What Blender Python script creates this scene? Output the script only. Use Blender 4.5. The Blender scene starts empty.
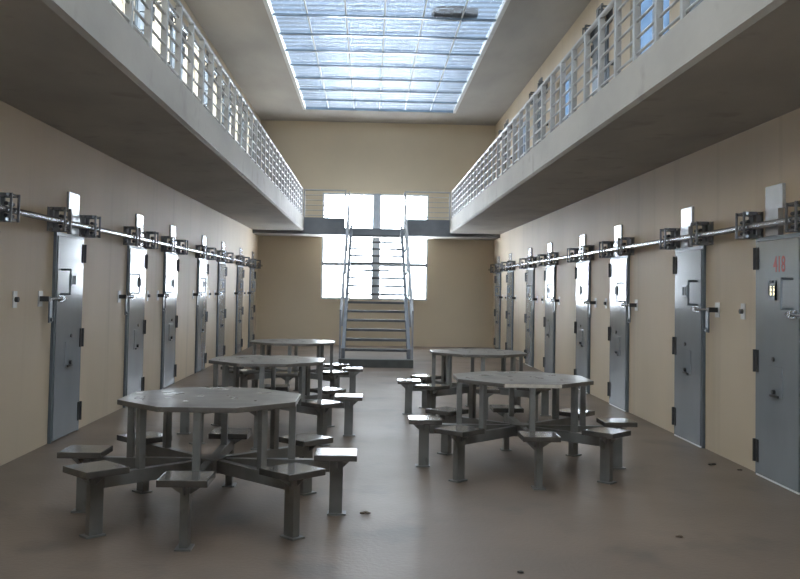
import bpy, bmesh, math, random
from mathutils import Vector, Matrix
random.seed(7)
S = bpy.context.scene
COL = S.collection
PI = math.pi

# ------------------------------------------------------------------ dimensions (metres)
XL, XR = -3.2, 3.545          # side walls
YB, YF = -2.5, 26.1           # wall behind the viewer, far wall
ZC = 6.4                      # ceiling
GZ0, GZ1 = 3.17, 3.535        # gallery slab
GL, GR = -1.817, 2.156        # gallery edges
YE = 24.81                    # front of the bridge
DZ0, DZ1 = 3.08, 3.27         # bridge deck
SKX0, SKX1, SKY0, SKY1 = -1.87, 2.23, .36, 24.36

# ------------------------------------------------------------------ materials
def newmat(name):
    m = bpy.data.materials.new(name); m.use_nodes = True
    nt = m.node_tree
    return m, nt, nt.nodes['Principled BSDF']

def lin(c):
    return tuple((x/255/12.92 if x/255 <= .04045 else ((x/255+.055)/1.055)**2.4) for x in c) + (1,)

def mat(name, c1, c2=None, scale=3, rough=.5, metal=0, spec=.5, bump=0, bscale=40, stretch=(1, 1, 1), rvar=0, detail=5, lo=.35, hi=.68, marks=None):
    """procedural paint / steel / concrete: two colours mixed by noise, with optional bump, gloss variation and small marks"""
    m, nt, b = newmat(name)
    N, L = nt.nodes, nt.links
    b.inputs['Metallic'].default_value = metal
    b.inputs['Roughness'].default_value = rough
    b.inputs['Specular IOR Level'].default_value = spec
    tc = N.new('ShaderNodeTexCoord'); mp = N.new('ShaderNodeMapping')
    mp.inputs['Scale'].default_value = stretch
    L.new(tc.outputs['Object'], mp.inputs['Vector'])
    col = None
    if c2:
        n = N.new('ShaderNodeTexNoise'); n.inputs['Scale'].default_value = scale; n.inputs['Detail'].default_value = detail
        L.new(mp.outputs['Vector'], n.inputs['Vector'])
        r = N.new('ShaderNodeValToRGB')
        r.color_ramp.elements[0].position = lo; r.color_ramp.elements[0].color = c1
        r.color_ramp.elements[1].position = hi; r.color_ramp.elements[1].color = c2
        L.new(n.outputs['Fac'], r.inputs['Fac']); col = r.outputs['Color']
        if rvar:
            mr = N.new('ShaderNodeMapRange'); mr.inputs['To Min'].default_value = rough-rvar; mr.inputs['To Max'].default_value = rough+rvar
            L.new(n.outputs['Fac'], mr.inputs['Value']); L.new(mr.outputs['Result'], b.inputs['Roughness'])
    else:
        b.inputs['Base Color'].default_value = c1
    if marks:
        mc, ms, mlo, mstr = marks
        mp2 = N.new('ShaderNodeMapping'); mp2.inputs['Scale'].default_value = mstr
        L.new(tc.outputs['Object'], mp2.inputs['Vector'])
        n2 = N.new('ShaderNodeTexNoise'); n2.inputs['Scale'].default_value = ms; n2.inputs['Detail'].default_value = 3
        L.new(mp2.outputs['Vector'], n2.inputs['Vector'])
        r2 = N.new('ShaderNodeMapRange'); r2.inputs['From Min'].default_value = mlo; r2.inputs['From Max'].default_value = mlo+.12
        r2.inputs['To Max'].default_value = mc[3] if len(mc) > 3 else 1
        L.new(n2.outputs['Fac'], r2.inputs['Value'])
        mx = N.new('ShaderNodeMix'); mx.data_type = 'RGBA'
        L.new(r2.outputs['Result'], mx.inputs['Factor'])
        if col: L.new(col, mx.inputs['A'])
        else: mx.inputs['A'].default_value = c1
        mx.inputs['B'].default_value = (mc[0], mc[1], mc[2], 1)
        col = mx.outputs['Result']
    if col: L.new(col, b.inputs['Base Color'])
    if bump:
        n3 = N.new('ShaderNodeTexNoise'); n3.inputs['Scale'].default_value = bscale; n3.inputs['Detail'].default_value = 4
        L.new(mp.outputs['Vector'], n3.inputs['Vector'])
        bp = N.new('ShaderNodeBump'); bp.inputs['Strength'].default_value = bump; bp.inputs['Distance'].default_value = .01
        L.new(n3.outputs['Fac'], bp.inputs['Height']); L.new(bp.outputs['Normal'], b.inputs['Normal'])
    return m

M = {}
M['wall'] = mat('beige_wall_paint', (.58, .475, .345, 1), (.51, .42, .305, 1), .8, .62, spec=.3, bump=.15, bscale=9,
                stretch=(1, 1, .35), marks=((.40, .33, .25, .38), 1.3, .58, (1, 2.2, .12)))
M['wall_far'] = mat('beige_far_wall_paint', (.62, .525, .385, 1), (.58, .49, .36, 1), .8, .55, spec=.3, bump=.1, bscale=9)
M['ceiling'] = mat('ceiling_concrete', (.40, .37, .33, 1), (.33, .305, .275, 1), 1.2, .8, spec=.2, bump=.2, bscale=14, stretch=(1, .35, 1))
M['slab'] = mat('gallery_concrete', (.40, .375, .335, 1), (.33, .31, .28, 1), 1.5, .7, spec=.25, bump=.25, bscale=12, stretch=(1, .5, 1),
                marks=((.27, .25, .225, .6), 3, .6, (1, 1, 1)))
M['floor'] = mat('worn_concrete_floor', (.165, .118, .085, 1), (.125, .093, .07, 1), .8, .42, spec=.45, bump=.2, bscale=30, rvar=.08, detail=8,
                 marks=((.075, .058, .046, .6), 1.6, .56, (1, .8, 1)))
M['steel_door'] = mat('blue_grey_door_paint', (.315, .345, .37, 1), (.265, .29, .315, 1), 1.6, .13, metal=.25, spec=.6, bump=.02, bscale=5, stretch=(1, 1, .4))
M['frame'] = mat('door_frame_steel', (.16, .19, .22, 1), (.12, .145, .17, 1), 4, .4, metal=.3)
M['dark'] = mat('blackened_steel', (.035, .036, .038, 1), (.055, .055, .055, 1), 12, .5, metal=.3)
M['galv'] = mat('galvanised_steel', (.46, .48, .51, 1), (.36, .385, .41, 1), 14, .25, metal=.85)
M['bracket'] = mat('weathered_bracket_steel', (.12, .123, .127, 1), (.17, .173, .175, 1), 10, .45, metal=.3)
M['bright'] = mat('bright_plate_steel', (.55, .58, .62, 1), (.48, .51, .55, 1), 6, .2, metal=.6)
M['table_top'] = mat('worn_grey_table_paint', (.165, .150, .13, 1), (.115, .107, .096, 1), 5, .3, metal=.15, spec=.5, rvar=.1, detail=7,
                     marks=((.24, .215, .185, .6), 9, .6, (1, 1, 1)))
M['table'] = mat('grey_table_steel', (.235, .235, .225, 1), (.175, .176, .17, 1), 5, .42, metal=.2, marks=((.10, .085, .07, .6), 11, .64, (1, 1, .5)))
M['seat'] = mat('worn_grey_seat_paint', (.125, .112, .098, 1), (.08, .074, .067, 1), 6, .15, metal=.1, spec=.6, rvar=.04, detail=6)
M['bridge'] = mat('dark_blue_grey_steel', (.19, .20, .215, 1), (.155, .165, .18, 1), 3, .6, spec=.3)  # grey bridge steel, darkened in colour for the shade of its backlit front
M['tread'] = mat('dark_tread_steel', (.11, .113, .118, 1), (.08, .082, .087, 1), 8, .6, spec=.3)
M['rail'] = mat('grey_railing_paint', (.42, .42, .41, 1), (.35, .35, .345, 1), 6, .4, metal=.2)
M['stair'] = mat('stair_steel', (.16, .17, .19, 1), (.13, .14, .16, 1), 6, .6, metal=.2)
M['handrail'] = mat('handrail_steel', (.33, .34, .36, 1), (.27, .28, .30, 1), 9, .45, metal=.3)
M['base'] = mat('dark_stair_base', (.07, .075, .068, 1), (.05, .052, .05, 1), 6, .5)
M['white'] = mat('white_plate', (.62, .62, .60, 1), (.52, .52, .50, 1), 10, .4)
M['alu'] = mat('pale_threshold_metal', (.85, .85, .85, 1), None, 1, .35, metal=0)  # pale colour stands for light leaking under the right doors
M['worn'] = mat('pale_bare_edge', (.62, .58, .50, 1), (.48, .44, .38, 1), 18, .45)  # highlight of a table's front edge put into a pale colour
M['red'] = mat('red_stencil_paint', (.30, .03, .03, 1), (.22, .03, .03, 1), 30, .5)
M['winframe'] = mat('grey_window_frame', (.50, .54, .60, 1), (.44, .48, .54, 1), 5, .5)
M['dirt'] = mat('dark_debris', (.03, .025, .02, 1), (.06, .05, .04, 1), 30, .8)
M['leaf'] = mat('dry_brown_debris', (.12, .08, .05, 1), (.08, .055, .035, 1), 30, .8)
M['splash'] = mat('white_dried_splash', (.8, .8, .77, 1), (.7, .7, .67, 1), 30, .4)
M['curb'] = mat('pale_skylight_frame', (.60, .60, .58, 1), (.52, .52, .50, 1), 6, .5)
M['bar'] = mat('skylight_bar_steel', (.13, .17, .21, 1), (.10, .13, .165, 1), 6, .2, metal=.3)
M['bundle'] = mat('dark_bundle', (.03, .035, .04, 1), (.02, .022, .025, 1), 6, .8)

def emit(name, c, s):
    m, nt, b = newmat(name)
    b.inputs['Base Color'].default_value = (.3, .28, .2, 1)
    b.inputs['Emission Color'].default_value = c; b.inputs['Emission Strength'].default_value = s
    return m
M['lit'] = emit('lit_cell_behind_grille', (1, .86, .5, 1), 2.2)

def glass(name, tint, wave=False, rough=.05):
    m, nt, b = newmat(name)
    N, L = nt.nodes, nt.links
    N.remove(b)
    out = N['Material Output']
    tr = N.new('ShaderNodeBsdfTransparent'); tr.inputs['Color'].default_value = tint
    gl = N.new('ShaderNodeBsdfGlossy'); gl.inputs['Roughness'].default_value = rough
    ior = 1.5 if not wave else 1.2
    fr = N.new('ShaderNodeFresnel'); ge = N.new('ShaderNodeNewGeometry'); mi = N.new('ShaderNodeMapRange')
    mi.inputs['To Min'].default_value = ior; mi.inputs['To Max'].default_value = 1/ior      # same reflection from both faces of the sheet
    L.new(ge.outputs['Backfacing'], mi.inputs['Value']); L.new(mi.outputs['Result'], fr.inputs['IOR'])
    mx = N.new('ShaderNodeMixShader')
    L.new(fr.outputs[0], mx.inputs[0]); L.new(tr.outputs[0], mx.inputs[1]); L.new(gl.outputs[0], mx.inputs[2])
    L.new(mx.outputs[0], out.inputs['Surface'])
    if wave:                                            # ribbed, weathered translucent sheets
        tc = N.new('ShaderNodeTexCoord'); mp = N.new('ShaderNodeMapping')
        mp.inputs['Rotation'].default_value = (0, 0, .05)
        L.new(tc.outputs['Object'], mp.inputs['Vector'])
        w = N.new('ShaderNodeTexWave'); w.bands_direction = 'Y'; w.inputs['Scale'].default_value = 1.2
        w.inputs['Distortion'].default_value = .6; w.inputs['Detail'].default_value = 2
        L.new(mp.outputs['Vector'], w.inputs['Vector'])
        n = N.new('ShaderNodeTexNoise'); n.inputs['Scale'].default_value = 1.1; n.inputs['Detail'].default_value = 5
        L.new(tc.outputs['Object'], n.inputs['Vector'])
        r = N.new('ShaderNodeValToRGB')
        r.color_ramp.elements[0].position = .0; r.color_ramp.elements[0].color = [x*.72 for x in tint[:3]] + [1]
        r.color_ramp.elements[1].position = .6; r.color_ramp.elements[1].color = tint
        ad = N.new('ShaderNodeMath'); ad.operation = 'MULTIPLY'
        L.new(w.outputs['Fac'], ad.inputs[0]); L.new(n.outputs['Fac'], ad.inputs[1])
        a2 = N.new('ShaderNodeMath'); a2.operation = 'ADD'
        sc = N.new('ShaderNodeMath'); sc.operation = 'MULTIPLY'; sc.inputs[1].default_value = .35
        L.new(n.outputs['Fac'], sc.inputs[0]); L.new(ad.outputs[0], a2.inputs[0]); L.new(sc.outputs[0], a2.inputs[1])
        L.new(a2.outputs[0], r.inputs['Fac']); L.new(r.outputs['Color'], tr.inputs['Color'])
    return m
M['glass'] = glass('window_glass', (.93, .95, .96, 1))
def frosted(name, tint):
    m, nt, b = newmat(name); N, L = nt.nodes, nt.links; N.remove(b)
    tc = N.new('ShaderNodeTexCoord'); n = N.new('ShaderNodeTexNoise'); n.inputs['Scale'].default_value = 1.6
    L.new(tc.outputs['Object'], n.inputs['Vector'])
    r = N.new('ShaderNodeValToRGB'); r.color_ramp.elements[0].position = .3; r.color_ramp.elements[1].position = .7
    r.color_ramp.elements[0].color = [x*.75 for x in tint]+[1]; r.color_ramp.elements[1].color = [x*1.15+.02 for x in tint]+[1]
    L.new(n.outputs['Fac'], r.inputs['Fac'])
    tr = N.new('ShaderNodeBsdfTranslucent'); gl = N.new('ShaderNodeBsdfGlossy'); gl.inputs['Roughness'].default_value = .15
    mx = N.new('ShaderNodeMixShader'); mx.inputs[0].default_value = .1
    L.new(r.outputs['Color'], tr.inputs['Color']); L.new(tr.outputs[0], mx.inputs[1]); L.new(gl.outputs[0], mx.inputs[2])
    L.new(mx.outputs[0], N['Material Output'].inputs['Surface'])
    return m
M['frosted'] = frosted('frosted_blue_glass', (.085, .115, .15))
M['sky_glass'] = glass('skylight_sheet', (.70, .76, .82, 1), True, .5)

# ------------------------------------------------------------------ mesh helpers
class MB:
    """collects simple shapes into one mesh; T maps local points to the wanted frame"""
    def __init__(s, T=None): s.v = []; s.f = []; s.T = T
    def add(s, pts, faces):
        k = len(s.v); s.v += [tuple(s.T(p) if s.T else p) for p in pts]; s.f += [[i+k for i in f] for f in faces]; return s
    def box(s, x0, x1, y0, y1, z0, z1):
        p = [(x, y, z) for z in (z0, z1) for y in (y0, y1) for x in (x0, x1)]
        return s.add(p, [(0, 2, 3, 1), (4, 5, 7, 6), (0, 1, 5, 4), (2, 6, 7, 3), (0, 4, 6, 2), (1, 3, 7, 5)])
    def prism(s, poly, d):
        """closed polygon of 3-D points swept along d"""
        n = len(poly); d = Vector(d)
        p = [Vector(q) for q in poly] + [Vector(q)+d for q in poly]
        return s.add([tuple(q) for q in p], [list(range(n))[::-1], list(range(n, 2*n))] + [(i, (i+1) % n, n+(i+1) % n, n+i) for i in range(n)])
    def tube(s, a, b, r, n=10, r2=None):
        a, b = Vector(a), Vector(b); d = (b-a).normalized(); r2 = r if r2 is None else r2
        u = d.orthogonal().normalized(); w = d.cross(u)
        c = [(math.cos(2*PI*i/n), math.sin(2*PI*i/n)) for i in range(n)]
        p = [a+u*(x*r)+w*(y*r) for x, y in c] + [b+u*(x*r2)+w*(y*r2) for x, y in c]
        return s.add([tuple(q) for q in p], [list(range(n))[::-1], list(range(n, 2*n))] + [(i, (i+1) % n, n+(i+1) % n, n+i) for i in range(n)])
    def path(s, pts, r, n=8):
        for a, b in zip(pts[:-1], pts[1:]): s.tube(a, b, r, n)
        for q in pts[1:-1]: s.ball(q, r, n)
        return s
    def ball(s, c, r, n=8, sz=(1, 1, 1)):
        k = max(3, n//2); c = Vector(c); p = [(c.x, c.y, c.z-r*sz[2])]
        for j in range(1, k):
            t = -PI/2+PI*j/k
            for i in range(n):
                a = 2*PI*i/n; p.append((c.x+r*sz[0]*math.cos(t)*math.cos(a), c.y+r*sz[1]*math.cos(t)*math.sin(a), c.z+r*sz[2]*math.sin(t)))
        p.append((c.x, c.y, c.z+r*sz[2])); m = len(p)-1; f = []
        for i in range(n):
            f.append((0, 1+(i+1) % n, 1+i)); f.append((m, 1+(k-2)*n+i, 1+(k-2)*n+(i+1) % n))
            for j in range(k-2):
                q = 1+j*n; f.append((q+i, q+(i+1) % n, q+n+(i+1) % n, q+n+i))
        return s.add(p, f)
    def build(s, name, m, parent=None, bevel=0, smooth=False):
        me = bpy.data.meshes.new(name); me.from_pydata(s.v, [], s.f)
        bm = bmesh.new(); bm.from_mesh(me); bmesh.ops.recalc_face_normals(bm, faces=bm.faces)
        if bevel:
            bmesh.ops.bevel(bm, geom=[e for e in bm.edges if len(e.link_faces) == 2 and e.calc_face_angle(0) > .6], offset=bevel, segments=2, profile=.7, affect='EDGES')
        if smooth:
            for fc in bm.faces: fc.smooth = True
        bm.to_mesh(me); bm.free()
        me.materials.append(m)
        o = bpy.data.objects.new(name, me); COL.objects.link(o)
        if parent: o.parent = parent
        return o

def tag(o, label=None, cat=None, group=None, kind=None):
    if label: o['label'] = label
    if cat: o['category'] = cat
    if group: o['group'] = group
    if kind: o['kind'] = kind
    return o
def empty(name, loc=(0, 0, 0), rz=0):
    o = bpy.data.objects.new(name, None); COL.objects.link(o); o.location = loc; o.rotation_euler = (0, 0, rz)
    o.empty_display_size = .1
    return o
KIDS = {}
def copy_tree(o, parent=None):
    c = o.copy(); COL.objects.link(c)
    if parent: c.parent = parent
    for ch in list(o.children): copy_tree(ch, c)
    return c
def struct(o, label, cat): return tag(o, label, cat, kind='structure')

# ------------------------------------------------------------------ room shell
T = .25
struct(MB().box(XL-T, XR+T, YB-T, YF+T, -.2, 0).build('floor', M['floor']), 'worn brown grey concrete floor of the long hall', 'floor')
struct(MB().box(XL-T, XL, YB-T, YF+T, 0, ZC).build('wall_left', M['wall']), 'long beige wall of cell doors on the left side', 'wall')
UW = [(10.74, 12.40), (15.70, 17.40), (20.68, 22.40)]      # windows of the right gallery
UZ0, UZ1 = 4.35, 5.66
wr = MB().box(XR, XR+T, YB-T, YF+T, 0, UZ0).box(XR, XR+T, YB-T, YF+T, UZ1, ZC)
for a, b in zip([YB-T]+[q[1] for q in UW], [q[0] for q in UW]+[YF+T]): wr.box(XR, XR+T, a, b, UZ0, UZ1)
struct(wr.build('wall_right', M['wall']), 'long beige wall of cell doors on the right side', 'wall')
for k, (a, b) in enumerate(UW):
    fx0, fx1 = XR+.06, XR+.12
    wu = struct(MB().box(fx0, fx1, a, a+.04, UZ0, UZ1).box(fx0, fx1, b-.04, b, UZ0, UZ1).box(fx0, fx1, a+.04, b-.04, UZ0, UZ0+.04).box(fx0, fx1, a+.04, b-.04, UZ1-.04, UZ1).box(
        fx0, fx1, (a+b)/2-.03, (a+b)/2+.03, UZ0+.04, UZ1-.04).build('window_%d' % (k+3), M['winframe']),
        ('nearest', 'middle', 'farthest')[k]+' blue window behind the right gallery railing', 'window')
    MB().box(XR+.085, XR+.095, a+.04, (a+b)/2-.03, UZ0+.04, UZ1-.04).box(XR+.085, XR+.095, (a+b)/2+.03, b-.04, UZ0+.04, UZ1-.04).build('pane', M['frosted'], wu)
BX0, BX1, BZ0, BZ1 = -.9, 1.2, 1.6, 2.9
struct(MB().box(XL, BX0, YB-T, YB, 0, ZC).box(BX1, XR, YB-T, YB, 0, ZC).box(BX0, BX1, YB-T, YB, 0, BZ0).box(BX0, BX1, YB-T, YB, BZ1, ZC).build('wall_back', M['wall']), 'beige end wall behind the viewer', 'wall')
WX0, WX1, WZ0, WZ1 = -1.39, 1.66, 1.31, 4.36
w = MB().box(XL, WX0, YF, YF+T, 0, ZC).box(WX1, XR, YF, YF+T, 0, ZC).box(WX0, WX1, YF, YF+T, 0, WZ0).box(WX0, WX1, YF, YF+T, WZ1, ZC)
struct(w.build('wall_far', M['wall_far']), 'beige far end wall around the tall bright window', 'wall')
c = MB().box(XL-T, SKX0, YB-T, YF+T, ZC, ZC+.12).box(SKX1, XR+T, YB-T, YF+T, ZC, ZC+.12).box(SKX0, SKX1, YB-T, SKY0, ZC, ZC+.12).box(SKX0, SKX1, SKY1, YF+T, ZC, ZC+.12)
struct(c.build('ceiling', M['ceiling']), 'flat grey concrete ceiling around the skylight', 'ceiling')

# far window: wide middle mullion, transoms, four glazed fields
win = struct(empty('window_1', ((WX0+WX1)/2, YF+.1, WZ0)), 'tall white glowing window behind the stairs in the far wall', 'window')
def wl(mb, name, m, b=0):
    o = mb.build(name, m, win, b); o.location = -win.location; return o
fy0, fy1 = YF+.06, YF+.16
wl(MB().box(WX0, WX0+.05, fy0, fy1, WZ0, WZ1).box(WX1-.05, WX1, fy0, fy1, WZ0, WZ1).box(WX0+.05, WX1-.05, fy0, fy1, WZ0, WZ0+.05).box(WX0+.05, WX1-.05, fy0, fy1, WZ1-.05, WZ1), 'window_frame', M['winframe'])
wl(MB().box(.055, .285, fy0-.03, fy1+.02, WZ0+.05, WZ1-.05), 'mullion', M['winframe'])
for z in (2.29, 3.2):
    for x0, x1 in ((WX0+.05, .055), (.285, WX1-.05)):
        wl(MB().box(x0, x1, fy0, fy1, z-.02, z+.08), 'transom', M['winframe'])
for x0, x1 in ((WX0+.05, .055), (.285, WX1-.05)):
    for z0, z1 in ((WZ0+.05, 2.27), (2.37, 3.18), (3.28, WZ1-.05)):
        wl(MB().box(x0, x1, YF+.10, YF+.112, z0, z1), 'pane', M['glass'])
wl(MB().box(WX0-.04, WX1+.04, YF-.04, YF, WZ0-.05, WZ0), 'window_sill', M['wall_far'])

wb = struct(MB().box(BX0, BX0+.05, YB-.16, YB-.06, BZ0, BZ1).box(BX1-.05, BX1, YB-.16, YB-.06, BZ0, BZ1).box(BX0+.05, BX1-.05, YB-.16, YB-.06, BZ0, BZ0+.05).box(  # unseen window, added to light the hall from behind the viewer
    BX0+.05, BX1-.05, YB-.16, YB-.06, BZ1-.05, BZ1).box(.11, .19, YB-.16, YB-.06, BZ0+.05, BZ1-.05).build('window_2', M['winframe']), 'grey framed window with two panes in the end wall behind the viewer', 'window')
MB().box(BX0+.05, .11, YB-.115, YB-.1, BZ0+.05, BZ1-.05).box(.19, BX1-.05, YB-.115, YB-.1, BZ0+.05, BZ1-.05).build('pane', M['glass'], wb)

# skylight
sk = struct(empty('skylight', ((SKX0+SKX1)/2, SKY1, ZC)), 'long ribbed pale blue skylight in the ceiling', 'skylight')
def sl(mb, name, m):
    o = mb.build(name, m, sk); o.location = -sk.location; return o
e = .07
sl(MB().box(SKX0, SKX0+e, SKY0, SKY1, ZC-.01, ZC+.12).box(SKX1-e, SKX1, SKY0, SKY1, ZC-.01, ZC+.12).box(SKX0+e, SKX1-e, SKY0, SKY0+e, ZC-.01, ZC+.12), 'side_frame', M['curb'])
sl(MB().box(SKX0+e, SKX1-e, SKY1-e, SKY1, ZC-.01, ZC+.12), 'end_frame', M['bar'])
sl(MB().box(SKX0+e, SKX1-e, SKY0+e, SKY1-e, ZC+.05, ZC+.06), 'glazing_sheet', M['sky_glass'])
y = SKY1-1.2
while y > SKY0+.5:
    sl(MB().box(SKX0+e, SKX1-e, y-.025, y+.025, ZC, ZC+.035), 'crossbar', M['bar']); y -= 1.2
for i in range(1, 6):
    x = SKX0+(SKX1-SKX0)*i/6
    sl(MB().box(x-.012, x+.012, SKY0+e, SKY1-e, ZC+.036, ZC+.049), 'glazing_bar', M['curb'])
bd = MB()
bd.prism([(.0, 0, 0), (.62, 0, 0), (.64, 0, .08), (.5, 0, .14), (.1, 0, .13), (-.04, 0, .07)], (0, .5, 0))
bd.box(.62, .78, .1, .4, .02, .14)
o = bd.build('roof_bundle', M['bundle'], bevel=.02); o.location = (1.05, 15.75, ZC+.061)
tag(o, 'dark blocky bundle lying on top of the skylight sheets', 'bundle')

# galleries and bridge
ch = .03
def slab(x_in, x_out, sgn):
    p = [(x_in, YB, GZ0), (x_out-sgn*ch, YB, GZ0), (x_out, YB, GZ0+ch), (x_out, YB, GZ1), (x_in, YB, GZ1)]
    return MB().prism(p, (0, YE-YB, 0))
struct(slab(XL, GL, 1).build('gallery_slab', M['slab']), 'concrete upper gallery walkway along the left wall', 'gallery')
struct(slab(XR, GR, -1).build('gallery_slab', M['slab']), 'concrete upper gallery walkway along the right wall', 'gallery')
OX0, OX1 = -.70, .94          # stair opening
bd_ = struct(MB().box(XL, XR, YE+.1, YF, DZ0, DZ1).build('bridge_deck', M['slab']), 'grey bridge joining both galleries at the stair head', 'bridge')
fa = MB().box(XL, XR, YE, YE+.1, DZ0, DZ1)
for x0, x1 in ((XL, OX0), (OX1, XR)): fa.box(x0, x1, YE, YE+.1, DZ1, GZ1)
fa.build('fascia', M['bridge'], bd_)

# ------------------------------------------------------------------ gallery railings
RT = 4.33
RZ = [RT-.14*i for i in range(1, 6)]
def gallery_rail(x, sgn, label):
    r = tag(empty('gallery_railing', (x, 5, GZ1)), label, 'railing', 'gallery railings')
    def p(mb, n, m): o = mb.build(n, m, r); o.location = -r.location; return o
    y0, y1 = 1.0, YE-.04
    p(MB().tube((x, y0, RT-.025), (x, y1, RT-.025), .026), 'top_rail', M['rail'])
    for z in RZ: p(MB().tube((x, y0, z-.012), (x, y1, z-.012), .012, 8), 'rail', M['rail'])
    n = round((y1-y0)/.6); proto = None
    for i in range(n+1):
        y = y0+.05+(y1-y0-.1)*i/n
        if proto is None:
            proto = p(MB().box(x-.027, x+.027, -.027, .027, GZ1, RT-.04).box(x-.05, x+.05, -.05, .05, GZ1, GZ1+.012), 'post', M['rail']); c = proto
        else:
            c = proto.copy(); COL.objects.link(c); c.parent = r
        c.location = (-r.location.x, -r.location.y+y, -r.location.z)
gallery_rail(GL-.06, 1, 'long grey barred railing along the left upper gallery edge')
gallery_rail(GR+.06, -1, 'long grey barred railing along the right upper gallery edge')
def bridge_rail(x0, x1, xe, label):
    y = YE+.05
    r = tag(empty('bridge_railing', ((x0+x1)/2, y, GZ1)), label, 'railing', 'bridge railings')
    def p(mb, n, m): o = mb.build(n, m, r); o.location = -r.location; return o
    zt = 4.31
    p(MB().tube((x0, y, zt-.02), (x1, y, zt-.02), .022), 'top_rail', M['rail'])
    for i in range(1, 6): p(MB().tube((x0, y, zt-.02-.138*i), (x1, y, zt-.02-.138*i), .011, 8), 'rail', M['rail'])
    for x in (x0+.02, x1-.02): p(MB().box(x-.02, x+.02, y-.02, y+.02, GZ1, zt), 'post', M['rail'])
bridge_rail(GL-.02, OX0+.02, OX0, 'short barred railing on the bridge left of the stair head')
bridge_rail(OX1-.02, GR+.02, OX1, 'short barred railing on the bridge right of the stair head')

# ------------------------------------------------------------------ staircase
st = tag(empty('staircase', (.16, 18.95, 0)), 'open grey steel staircase climbing to the bridge before the far window', 'staircase')
def sp(mb, n, m, bevel=0, lab=None):
    o = mb.build(n, m, st, bevel); o.location = -st.location
    if lab: o['label'] = lab
    return o
SX0, SX1 = -.56, .88
slope = .193/.371
sp(MB().box(-.61, .93, 18.8, 19.03, 0, .165), 'base_block', M['base'], .01, 'dark block under the lowest step')
def zl(y): return .36+slope*(y-19.11)
for x0, x1 in ((SX0, SX0+.07), (SX1-.07, SX1)):
    ya, yb = 18.98, 24.74
    q = [(x0, ya, .166), (x0, ya+.3, .166), (x0, yb, zl(yb)-.2), (x0, yb, zl(yb)+.06), (x0, ya, zl(ya)+.08)]
    sp(MB().prism(q, (x1-x0, 0, 0)), 'stringer', M['stair'])
for k in range(15):
    z, yy = .36+.193*k, 19.11+.371*k
    sp(MB().box(SX0+.07, SX1-.07, yy, yy+.25, z-.035, z).box(SX0+.07, SX1-.07, yy, yy+.015, z-.05, z-.035), 'tread', M['tread'])
for x in (SX0-.03, SX1+.03):
    sg = -1 if x < 0 else 1
    a, b = (x, 18.98, zl(18.98)+.86), (x, 24.7, 4.2)
    sp(MB().path([a, b, (x, 24.78, 4.24)], .024, 10), 'handrail', M['handrail'], 0, 'bright galvanised handrail')
    sp(MB().path([(x, 18.98, zl(18.98)+.45), (x, 24.7, zl(24.7)+.4)], .016, 8), 'mid_rail', M['handrail'])
    for i in range(6):
        yy = 18.98+i*(24.68-18.98)/5
        zt = a[2]+(b[2]-a[2])*(yy-a[1])/(b[1]-a[1])
        sp(MB().box(x-.02, x+.02, yy-.02, yy+.02, .166 if i == 0 else zl(yy)-.1, zt), 'baluster', M['handrail'])

# ------------------------------------------------------------------ cell doors, locking bars, brackets (frame: a along the wall, n out of it, z up)
LY = [6.98, 9.35, 12.15, 14.28, 17.05, 19.35, 22.1, 24.42]      # latch edge of every door
RYU = [9.36, 13.56, 18.52, 23.2]                                  # doors of the right gallery
RY = [7.34, 9.54, 12.36, 14.54, 17.28, 19.52, 22.35, 24.5]
DW, DH = .82, 2.09
def frame_of(side, a0=0, z0=0):
    sg = 1 if side == 'L' else -1
    return lambda p: (sg*p[1], p[0]-a0, p[2]-z0)
def put(o, side, a, z): o.location = (XL if side == 'L' else XR, a, z)

def make_door(side):
    T_ = frame_of(side)
    r = empty('door_1')
    B = lambda: MB(T_)
    def p(mb, n, m, parent=None, bevel=0, lab=None):
        o = mb.build(n, m, parent or r, bevel)
        if lab: o['label'] = lab
        return o
    p(B().box(0, DW, .004, .042, .018, DH), 'door_leaf', M['steel_door'])
    p(B().box(-.035, -.006, 0, .03, 0, DH+.04).box(DW+.006, DW+.035, 0, .03, 0, DH+.04).box(-.006, DW+.006, 0, .03, DH+.006, DH+.04), 'door_frame', M['frame'])
    for z in (1.84, .92, .12):
        h = p(B().tube((DW+.008, .05, z), (DW+.008, .05, z+.2), .018, 8).box(DW-.06, DW+.004, .042, .05, z, z+.2), 'hinge', M['dark'])
    p(B().path([(.1, .042, 1.75), (.1, .14, 1.75), (.1, .14, 1.50), (.1, .042, 1.50)], .010), 'handle', M['frame'])
    v = p(B().box(.40, .54, .042, .055, 1.58, 1.60).box(.40, .54, .042, .055, 1.69, 1.71).box(.40, .415, .042, .055, 1.60, 1.69).box(.525, .54, .042, .055, 1.60, 1.69).box(.462, .478, .042, .053, 1.60, 1.69), 'peep_frame', M['frame'])
    p(B().box(.415, .525, .042, .046, 1.60, 1.69), 'peep_pane', M['dark'], v)
    ht = p(B().box(.28, .56, .042, .05, .74, 1.0), 'food_hatch', M['steel_door'])
    p(B().tube((.42, .05, .78), (.42, .075, .78), .02, 8).box(.34, .50, .05, .062, .735, .755), 'hatch_catch', M['dark'], ht)
    p(B().tube((.44, .05, 1.06), (.44, .062, 1.06), .02, 8), 'bolt_hole_cover', M['dark'])
    b = p(B().tube((-.30, .075, 1.455), (.16, .075, 1.455), .014, 8).box(.02, .13, .042, .06, 1.42, 1.49).box(.05, .10, .06, .092, 1.43, 1.48), 'slide_bolt', M['galv'])
    p(B().box(-.285, -.21, .055, .07, 1.22, 1.45).tube((-.247, .07, 1.25), (-.247, .09, 1.25), .02, 8), 'bolt_lever', M['frame'], b)
    if side == 'R':
        p(B().box(0.0, DW, 0, .04, 0, .014), 'threshold', M['alu'], lab='pale threshold strip')  # light leaking under the door, drawn as a pale strip
    return r

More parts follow.
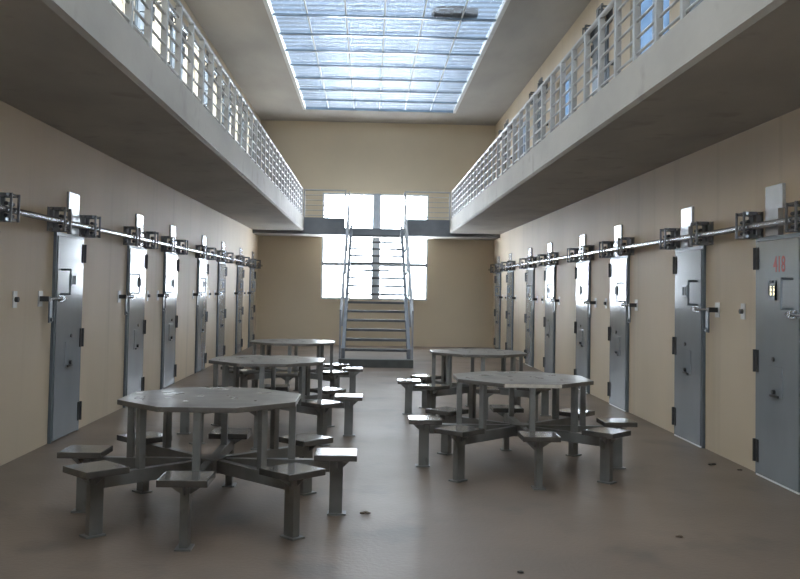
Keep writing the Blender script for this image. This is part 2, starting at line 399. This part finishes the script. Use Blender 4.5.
def make_bracket(side):
    T_ = frame_of(side, 0, 2.25); r = empty('pipe_bracket'); B = lambda: MB(T_)
    def p(mb, n, m): return mb.build(n, m, r)
    z0, z1 = 2.125, 2.365
    p(B().box(-.11, .11, 0, .012, z0, z1), 'back_plate', M['bracket'])
    for a in (-.09, .078):
        p(B().box(a, a+.012, .012, .175, z0, 2.155).box(a, a+.012, .012, .175, 2.335, z1).box(a, a+.012, .012, .05, 2.155, 2.335).box(a, a+.012, .155, .175, 2.155, 2.335), 'cheek', M['bracket'])
    for z in (2.14, 2.35):
        for n in (.04, .15):
            p(B().tube((-.12, n, z), (.12, n, z), .015, 8), 'bolt', M['galv'])
    for z in (2.174, 2.276):
        p(B().tube((-.077, .12, z), (.077, .12, z), .018, 8), 'roller', M['dark'])
    return r

def make_cover(side):
    return MB(frame_of(side, .49, 2.13)).box(.32, .66, 0, .03, 2.36, 2.575).box(.36, .62, 0, .05, 2.13, 2.36).build('lock_cover', M['bright'], bevel=.006)
def make_keeper(side):
    T_ = frame_of(side, -.365, 1.455); r = empty('bolt_keeper')
    MB(T_).box(-.42, -.31, 0, .008, 1.38, 1.53).build('plate', M['white'], r)
    MB(T_).box(-.39, -.34, .008, .1, 1.43, 1.48).build('socket', M['dark'], r)
    return r
def make_bell(side):
    T_ = frame_of(side, -1.005, 1.455); r = empty('call_button')
    MB(T_).box(-1.05, -.96, 0, .01, 1.38, 1.53).build('mounting_plate', M['white'], r)
    MB(T_).tube((-1.005, .01, 1.455), (-1.005, .04, 1.455), .024, 10).build('button', M['dark'], r)
    return r

ORD = ['first', 'second', 'third', 'fourth', 'fifth', 'sixth', 'seventh', 'eighth']
nd = [0]
for side, ys in (('L', LY), ('R', RY)):
    word = 'left' if side == 'L' else 'right'
    protos = {}
    def get(kind, fn):
        if kind not in protos:
            protos[kind] = fn(side); return protos[kind]
        return copy_tree(protos[kind])
    for level in (0, 1):
        dz = 0 if level == 0 else GZ1
        for i, y in enumerate(ys if level == 0 or side == 'L' else RYU):
            if level and side == 'L' and y < 12: continue
            if level == 0:
                if i == 0: which = 'cell door cut by the left photo edge' if side == 'L' else 'cell door numbered 418'
                else: which = '%s whole lower %s cell door from front' % (ORD[i-1], word)
                gl = 'lower %s wall' % word
            else:
                j = i-(2 if side == 'L' else 0)
                which = '%s visible %s gallery door from front' % (ORD[j], word); gl = '%s upper gallery' % word
            nd[0] += 1
            d = get('door', make_door); d.name = 'door_%d' % nd[0]; put(d, side, y, dz)
            dl = ('blue grey steel ' + which) if level == 0 and i == 0 else 'blue grey steel door, the ' + which
            tag(d, dl, 'door', 'cell doors on the ' + gl, 'structure')
            if level == 0 and i == 0 and side == 'R': d418 = d
            for nm, a in (('latch', -.13), ('hinge', .88)):
                b = get('bracket', make_bracket); put(b, side, y+a, dz+2.25)
                tag(b, 'steel bracket at %s side of %s' % (nm, which), 'bracket', 'pipe brackets on the ' + gl)
            cv = get('cover', make_cover); put(cv, side, y+.49, dz+2.13)
            tag(cv, 'bright lock cover plate above the ' + which, 'cover plate', 'lock covers on the ' + gl)
            k = get('keeper', make_keeper); put(k, side, y-.365, dz+1.455)
            tag(k, 'white bolt keeper plate beside the ' + which, 'bolt keeper', 'bolt keepers on the ' + gl)
            if i % 2 and level == 0:
                k = get('bell', make_bell); put(k, side, y-1.005, dz+1.455)
                tag(k, 'small white call button plate before the ' + which, 'call button', 'call buttons on the ' + gl)
        n = .12; z = 2.225+dz
        x = XL+n if side == 'L' else XR-n
        o = MB().tube((x, YB+.05, z), (x, YF-.03, z), .03, 16).build('locking_pipe', M['galv'], smooth=False)
        tag(o, 'long galvanised locking pipe along the %s %s wall above the cell doors' % (('lower', 'upper gallery')[level], word), 'pipe', 'locking pipes')

# door 418: its red number and the lit grille (own copies of parts the other doors do not have)
cu = bpy.data.curves.new('door_number', 'FONT'); cu.body = '418'; cu.size = .19; cu.extrude = .001; cu.offset = .0025; cu.align_x = 'CENTER'
cu.materials.append(M['red'])
num = bpy.data.objects.new('door_number', cu); COL.objects.link(num); num.parent = d418
num.rotation_euler = (PI/2, 0, -PI/2); num.scale = (.80, 1, 1); num.location = (-.0435, .35, 1.815)
num['label'] = 'red stencilled number 418'
for ch_ in list(d418.children):
    if ch_.name.startswith('peep_frame'):
        for g in list(ch_.children):
            g.data = g.data.copy(); g.data.materials[0] = M['lit']; g['label'] = 'lit yellow grille opening'
        ch_.data = ch_.data.copy()
        mb = MB(frame_of('R'))
        for a in (.40, .458, .52): mb.box(a, a+.02, .042, .055, 1.57, 1.74)
        for z in (1.57, 1.60, 1.635, 1.67, 1.705): mb.box(.40, .54, .042, .054, z, z+.012)
        o = mb.build('grille', M['frame'], d418)

# ------------------------------------------------------------------ octagonal mess tables with eight attached stools
TZ = .82
def make_table():
    r = empty('mess_table')
    oct_ = lambda R_, z: [(R_*math.cos(PI/8+i*PI/4), R_*math.sin(PI/8+i*PI/4), z) for i in range(8)]
    MB().prism(oct_(.657, TZ-.034), (0, 0, .034)).build('tabletop', M['table_top'], r, .004)
    MB().tube((0, 0, .29), (0, 0, .395), .1, 8).build('hub', M['table'], r, .004)
    for i in range(8):
        R = Matrix.Rotation(i*PI/4, 3, 'Z'); T_ = lambda p, R=R: tuple(R @ Vector(p))
        B = lambda: MB(T_)
        B().box(.545, .593, -.024, .024, .386, TZ-.034).build('leg', M['table'], r, .003)
        B().box(.102, .84, -.028, .028, .30, .386).build('arm', M['table'], r, .003)
        B().box(.842, .935, -.027, .027, .012, .397).build('stool_post', M['table'], r, .003)
        B().box(.83, .962, -.05, .05, 0, .012).build('foot_plate', M['table'], r)
        s = B().box(.735, 1.035, -.153, .153, .398, .44).build('seat', M['seat'], r, .006)
        for poly, d in (([(.936, -.004, .397), (1.01, -.004, .397), (.936, -.004, .33)], (0, .008, 0)),
                        ([(.892, -.13, .397), (.892, -.028, .397), (.892, -.028, .33)], (.008, 0, 0)),
                        ([(.892, .13, .397), (.892, .028, .397), (.892, .028, .33)], (.008, 0, 0))):
            B().prism(poly, d).build('seat_bracket', M['table'], s)
    return r
tabs = [(-1.10, 6.57, 'grey octagonal mess table with eight stools, nearest on the left'),
        (-1.09, 10.05, 'grey octagonal mess table with eight stools, middle of the left row'),
        (-1.11, 13.55, 'grey octagonal mess table with eight stools, farthest of the left row'),
        (1.41, 8.37, 'grey octagonal mess table with eight stools, nearer on the right'),
        (1.42, 11.86, 'grey octagonal mess table with eight stools, farther on the right')]
tp = make_table()
for i, (x, y, lab) in enumerate(tabs):
    o = tp if i == 0 else copy_tree(tp)
    o.location = (x, y, 0); tag(o, lab, 'table', 'octagonal mess tables')

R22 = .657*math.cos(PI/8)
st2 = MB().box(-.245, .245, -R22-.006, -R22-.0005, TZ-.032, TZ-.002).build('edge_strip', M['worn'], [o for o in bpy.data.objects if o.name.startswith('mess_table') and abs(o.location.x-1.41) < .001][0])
st2['label'] = 'pale bare strip on the front edge'  # strip paints the highlight on this edge

# flat white spots on the nearest left table
def blob(r, h, n=11, squash=1):
    p = []
    for i in range(n):
        q = r*random.uniform(.6, 1.15); a = 2*PI*i/n; p.append((q*math.cos(a), q*squash*math.sin(a), 0))
    return MB().prism(p, (0, 0, h))
for x, y, r, lab in ((-1.655, 6.72, .035, 'small white splash at the left corner of the nearest left tabletop'),
                     (-1.47, 6.85, .05, 'larger white splash near the middle back of the nearest left tabletop'),
                     (-1.39, 6.45, .028, 'tiny white splash towards the front of the nearest left tabletop')):
    o = blob(r, .0015).build('paint_splash', M['splash']); o.location = (x, y, TZ+.0002); tag(o, lab, 'splash', 'white splashes on the table')

# bits of debris on the floor
def clump(m, r, flat):
    mb = MB()
    for i in range(4):
        mb.ball((random.uniform(-r, r), random.uniform(-r, r)*.5, r*flat), r*random.uniform(.5, .9), 7, (1, .7, flat/.9))
    return mb.build('floor_debris', m)
for x, y, r, m, lab in ((3.27, 8.58, .035, 'dirt', 'dark clump of debris on the floor before the first whole right door'),
                        (3.43, 8.33, .018, 'dirt', 'tiny dark crumb at the foot of the right wall by door 418'),
                        (.88, 5.24, .02, 'dirt', 'dark crumb on the floor at the bottom edge of the photo'),
                        (2.08, 6.03, .02, 'leaf', 'brown crumb on the open floor at the lower right'),
                        (.0, 6.58, .028, 'leaf', 'brown flake on the floor beside the white glaring stool')):
    o = clump(M[m], r, .35); o.location = (x, y, 0); tag(o, lab, 'debris', 'bits on the floor', 'thing')
    zmin = min(v.co.z for v in o.data.vertices)
    o.location.z = -zmin

# ------------------------------------------------------------------ sky and light
W = bpy.data.worlds.new('World'); S.world = W; W.use_nodes = True
nt = W.node_tree; N, L = nt.nodes, nt.links
bg = N['Background']
tc = N.new('ShaderNodeTexCoord'); sx = N.new('ShaderNodeSeparateXYZ'); L.new(tc.outputs['Generated'], sx.inputs[0])
rp = N.new('ShaderNodeValToRGB')
stops = [(.10, (.93, .98, 1.06), 26), (.19, (.76, .91, 1.1), .86), (.36, (.76, .91, 1.1), .9), (.6, (1, .98, .95), 4.0), (1, (1, .98, .95), 6.0)]
for i, (q, c, k) in enumerate(stops):
    e_ = rp.color_ramp.elements[i] if i < 2 else rp.color_ramp.elements.new(q)
    e_.position = q; e_.color = [x*k/10 for x in c]+[1]
L.new(sx.outputs['Z'], rp.inputs['Fac']); L.new(rp.outputs['Color'], bg.inputs['Color'])
bg.inputs['Strength'].default_value = 10.0

su = bpy.data.lights.new('sun', 'SUN'); su.energy = 24; su.angle = .02; su.color = (1, .98, .94)
so = bpy.data.objects.new('sun', su); COL.objects.link(so)
so.rotation_euler = Vector((-1, .12, -.37)).to_track_quat('-Z', 'Y').to_euler()

# ------------------------------------------------------------------ camera
F, CX, CY = 911.77, 400.17, 254.94
p_, y_, r_ = math.radians(2.209), math.radians(1.889), math.radians(.999)
fw = Vector((math.sin(y_)*math.cos(p_), math.cos(y_)*math.cos(p_), math.sin(p_)))
rt = Vector((math.cos(y_), -math.sin(y_), 0)); up = rt.cross(fw)
cr, sr = math.cos(r_), math.sin(r_)
rt, up = rt*cr+up*sr, up*cr-rt*sr
cam = bpy.data.cameras.new('camera'); co = bpy.data.objects.new('camera', cam); COL.objects.link(co)
R = Matrix((rt, up, -fw)).transposed()
co.matrix_world = Matrix.Translation((0, 0, 1.6)) @ R.to_4x4()
cam.sensor_width = 36; cam.lens = F/800*36; cam.shift_x = (400-CX)/800; cam.shift_y = -(289.5-CY)/800
cam.clip_start = .05
S.camera = co

S.view_settings.view_transform = 'Standard'; S.view_settings.look = 'None'; S.view_settings.gamma = 1; S.view_settings.use_curve_mapping = False
S.view_settings.exposure = .5
S.cycles.max_bounces = 16; S.cycles.diffuse_bounces = 8; S.cycles.glossy_bounces = 6; S.cycles.transparent_max_bounces = 16
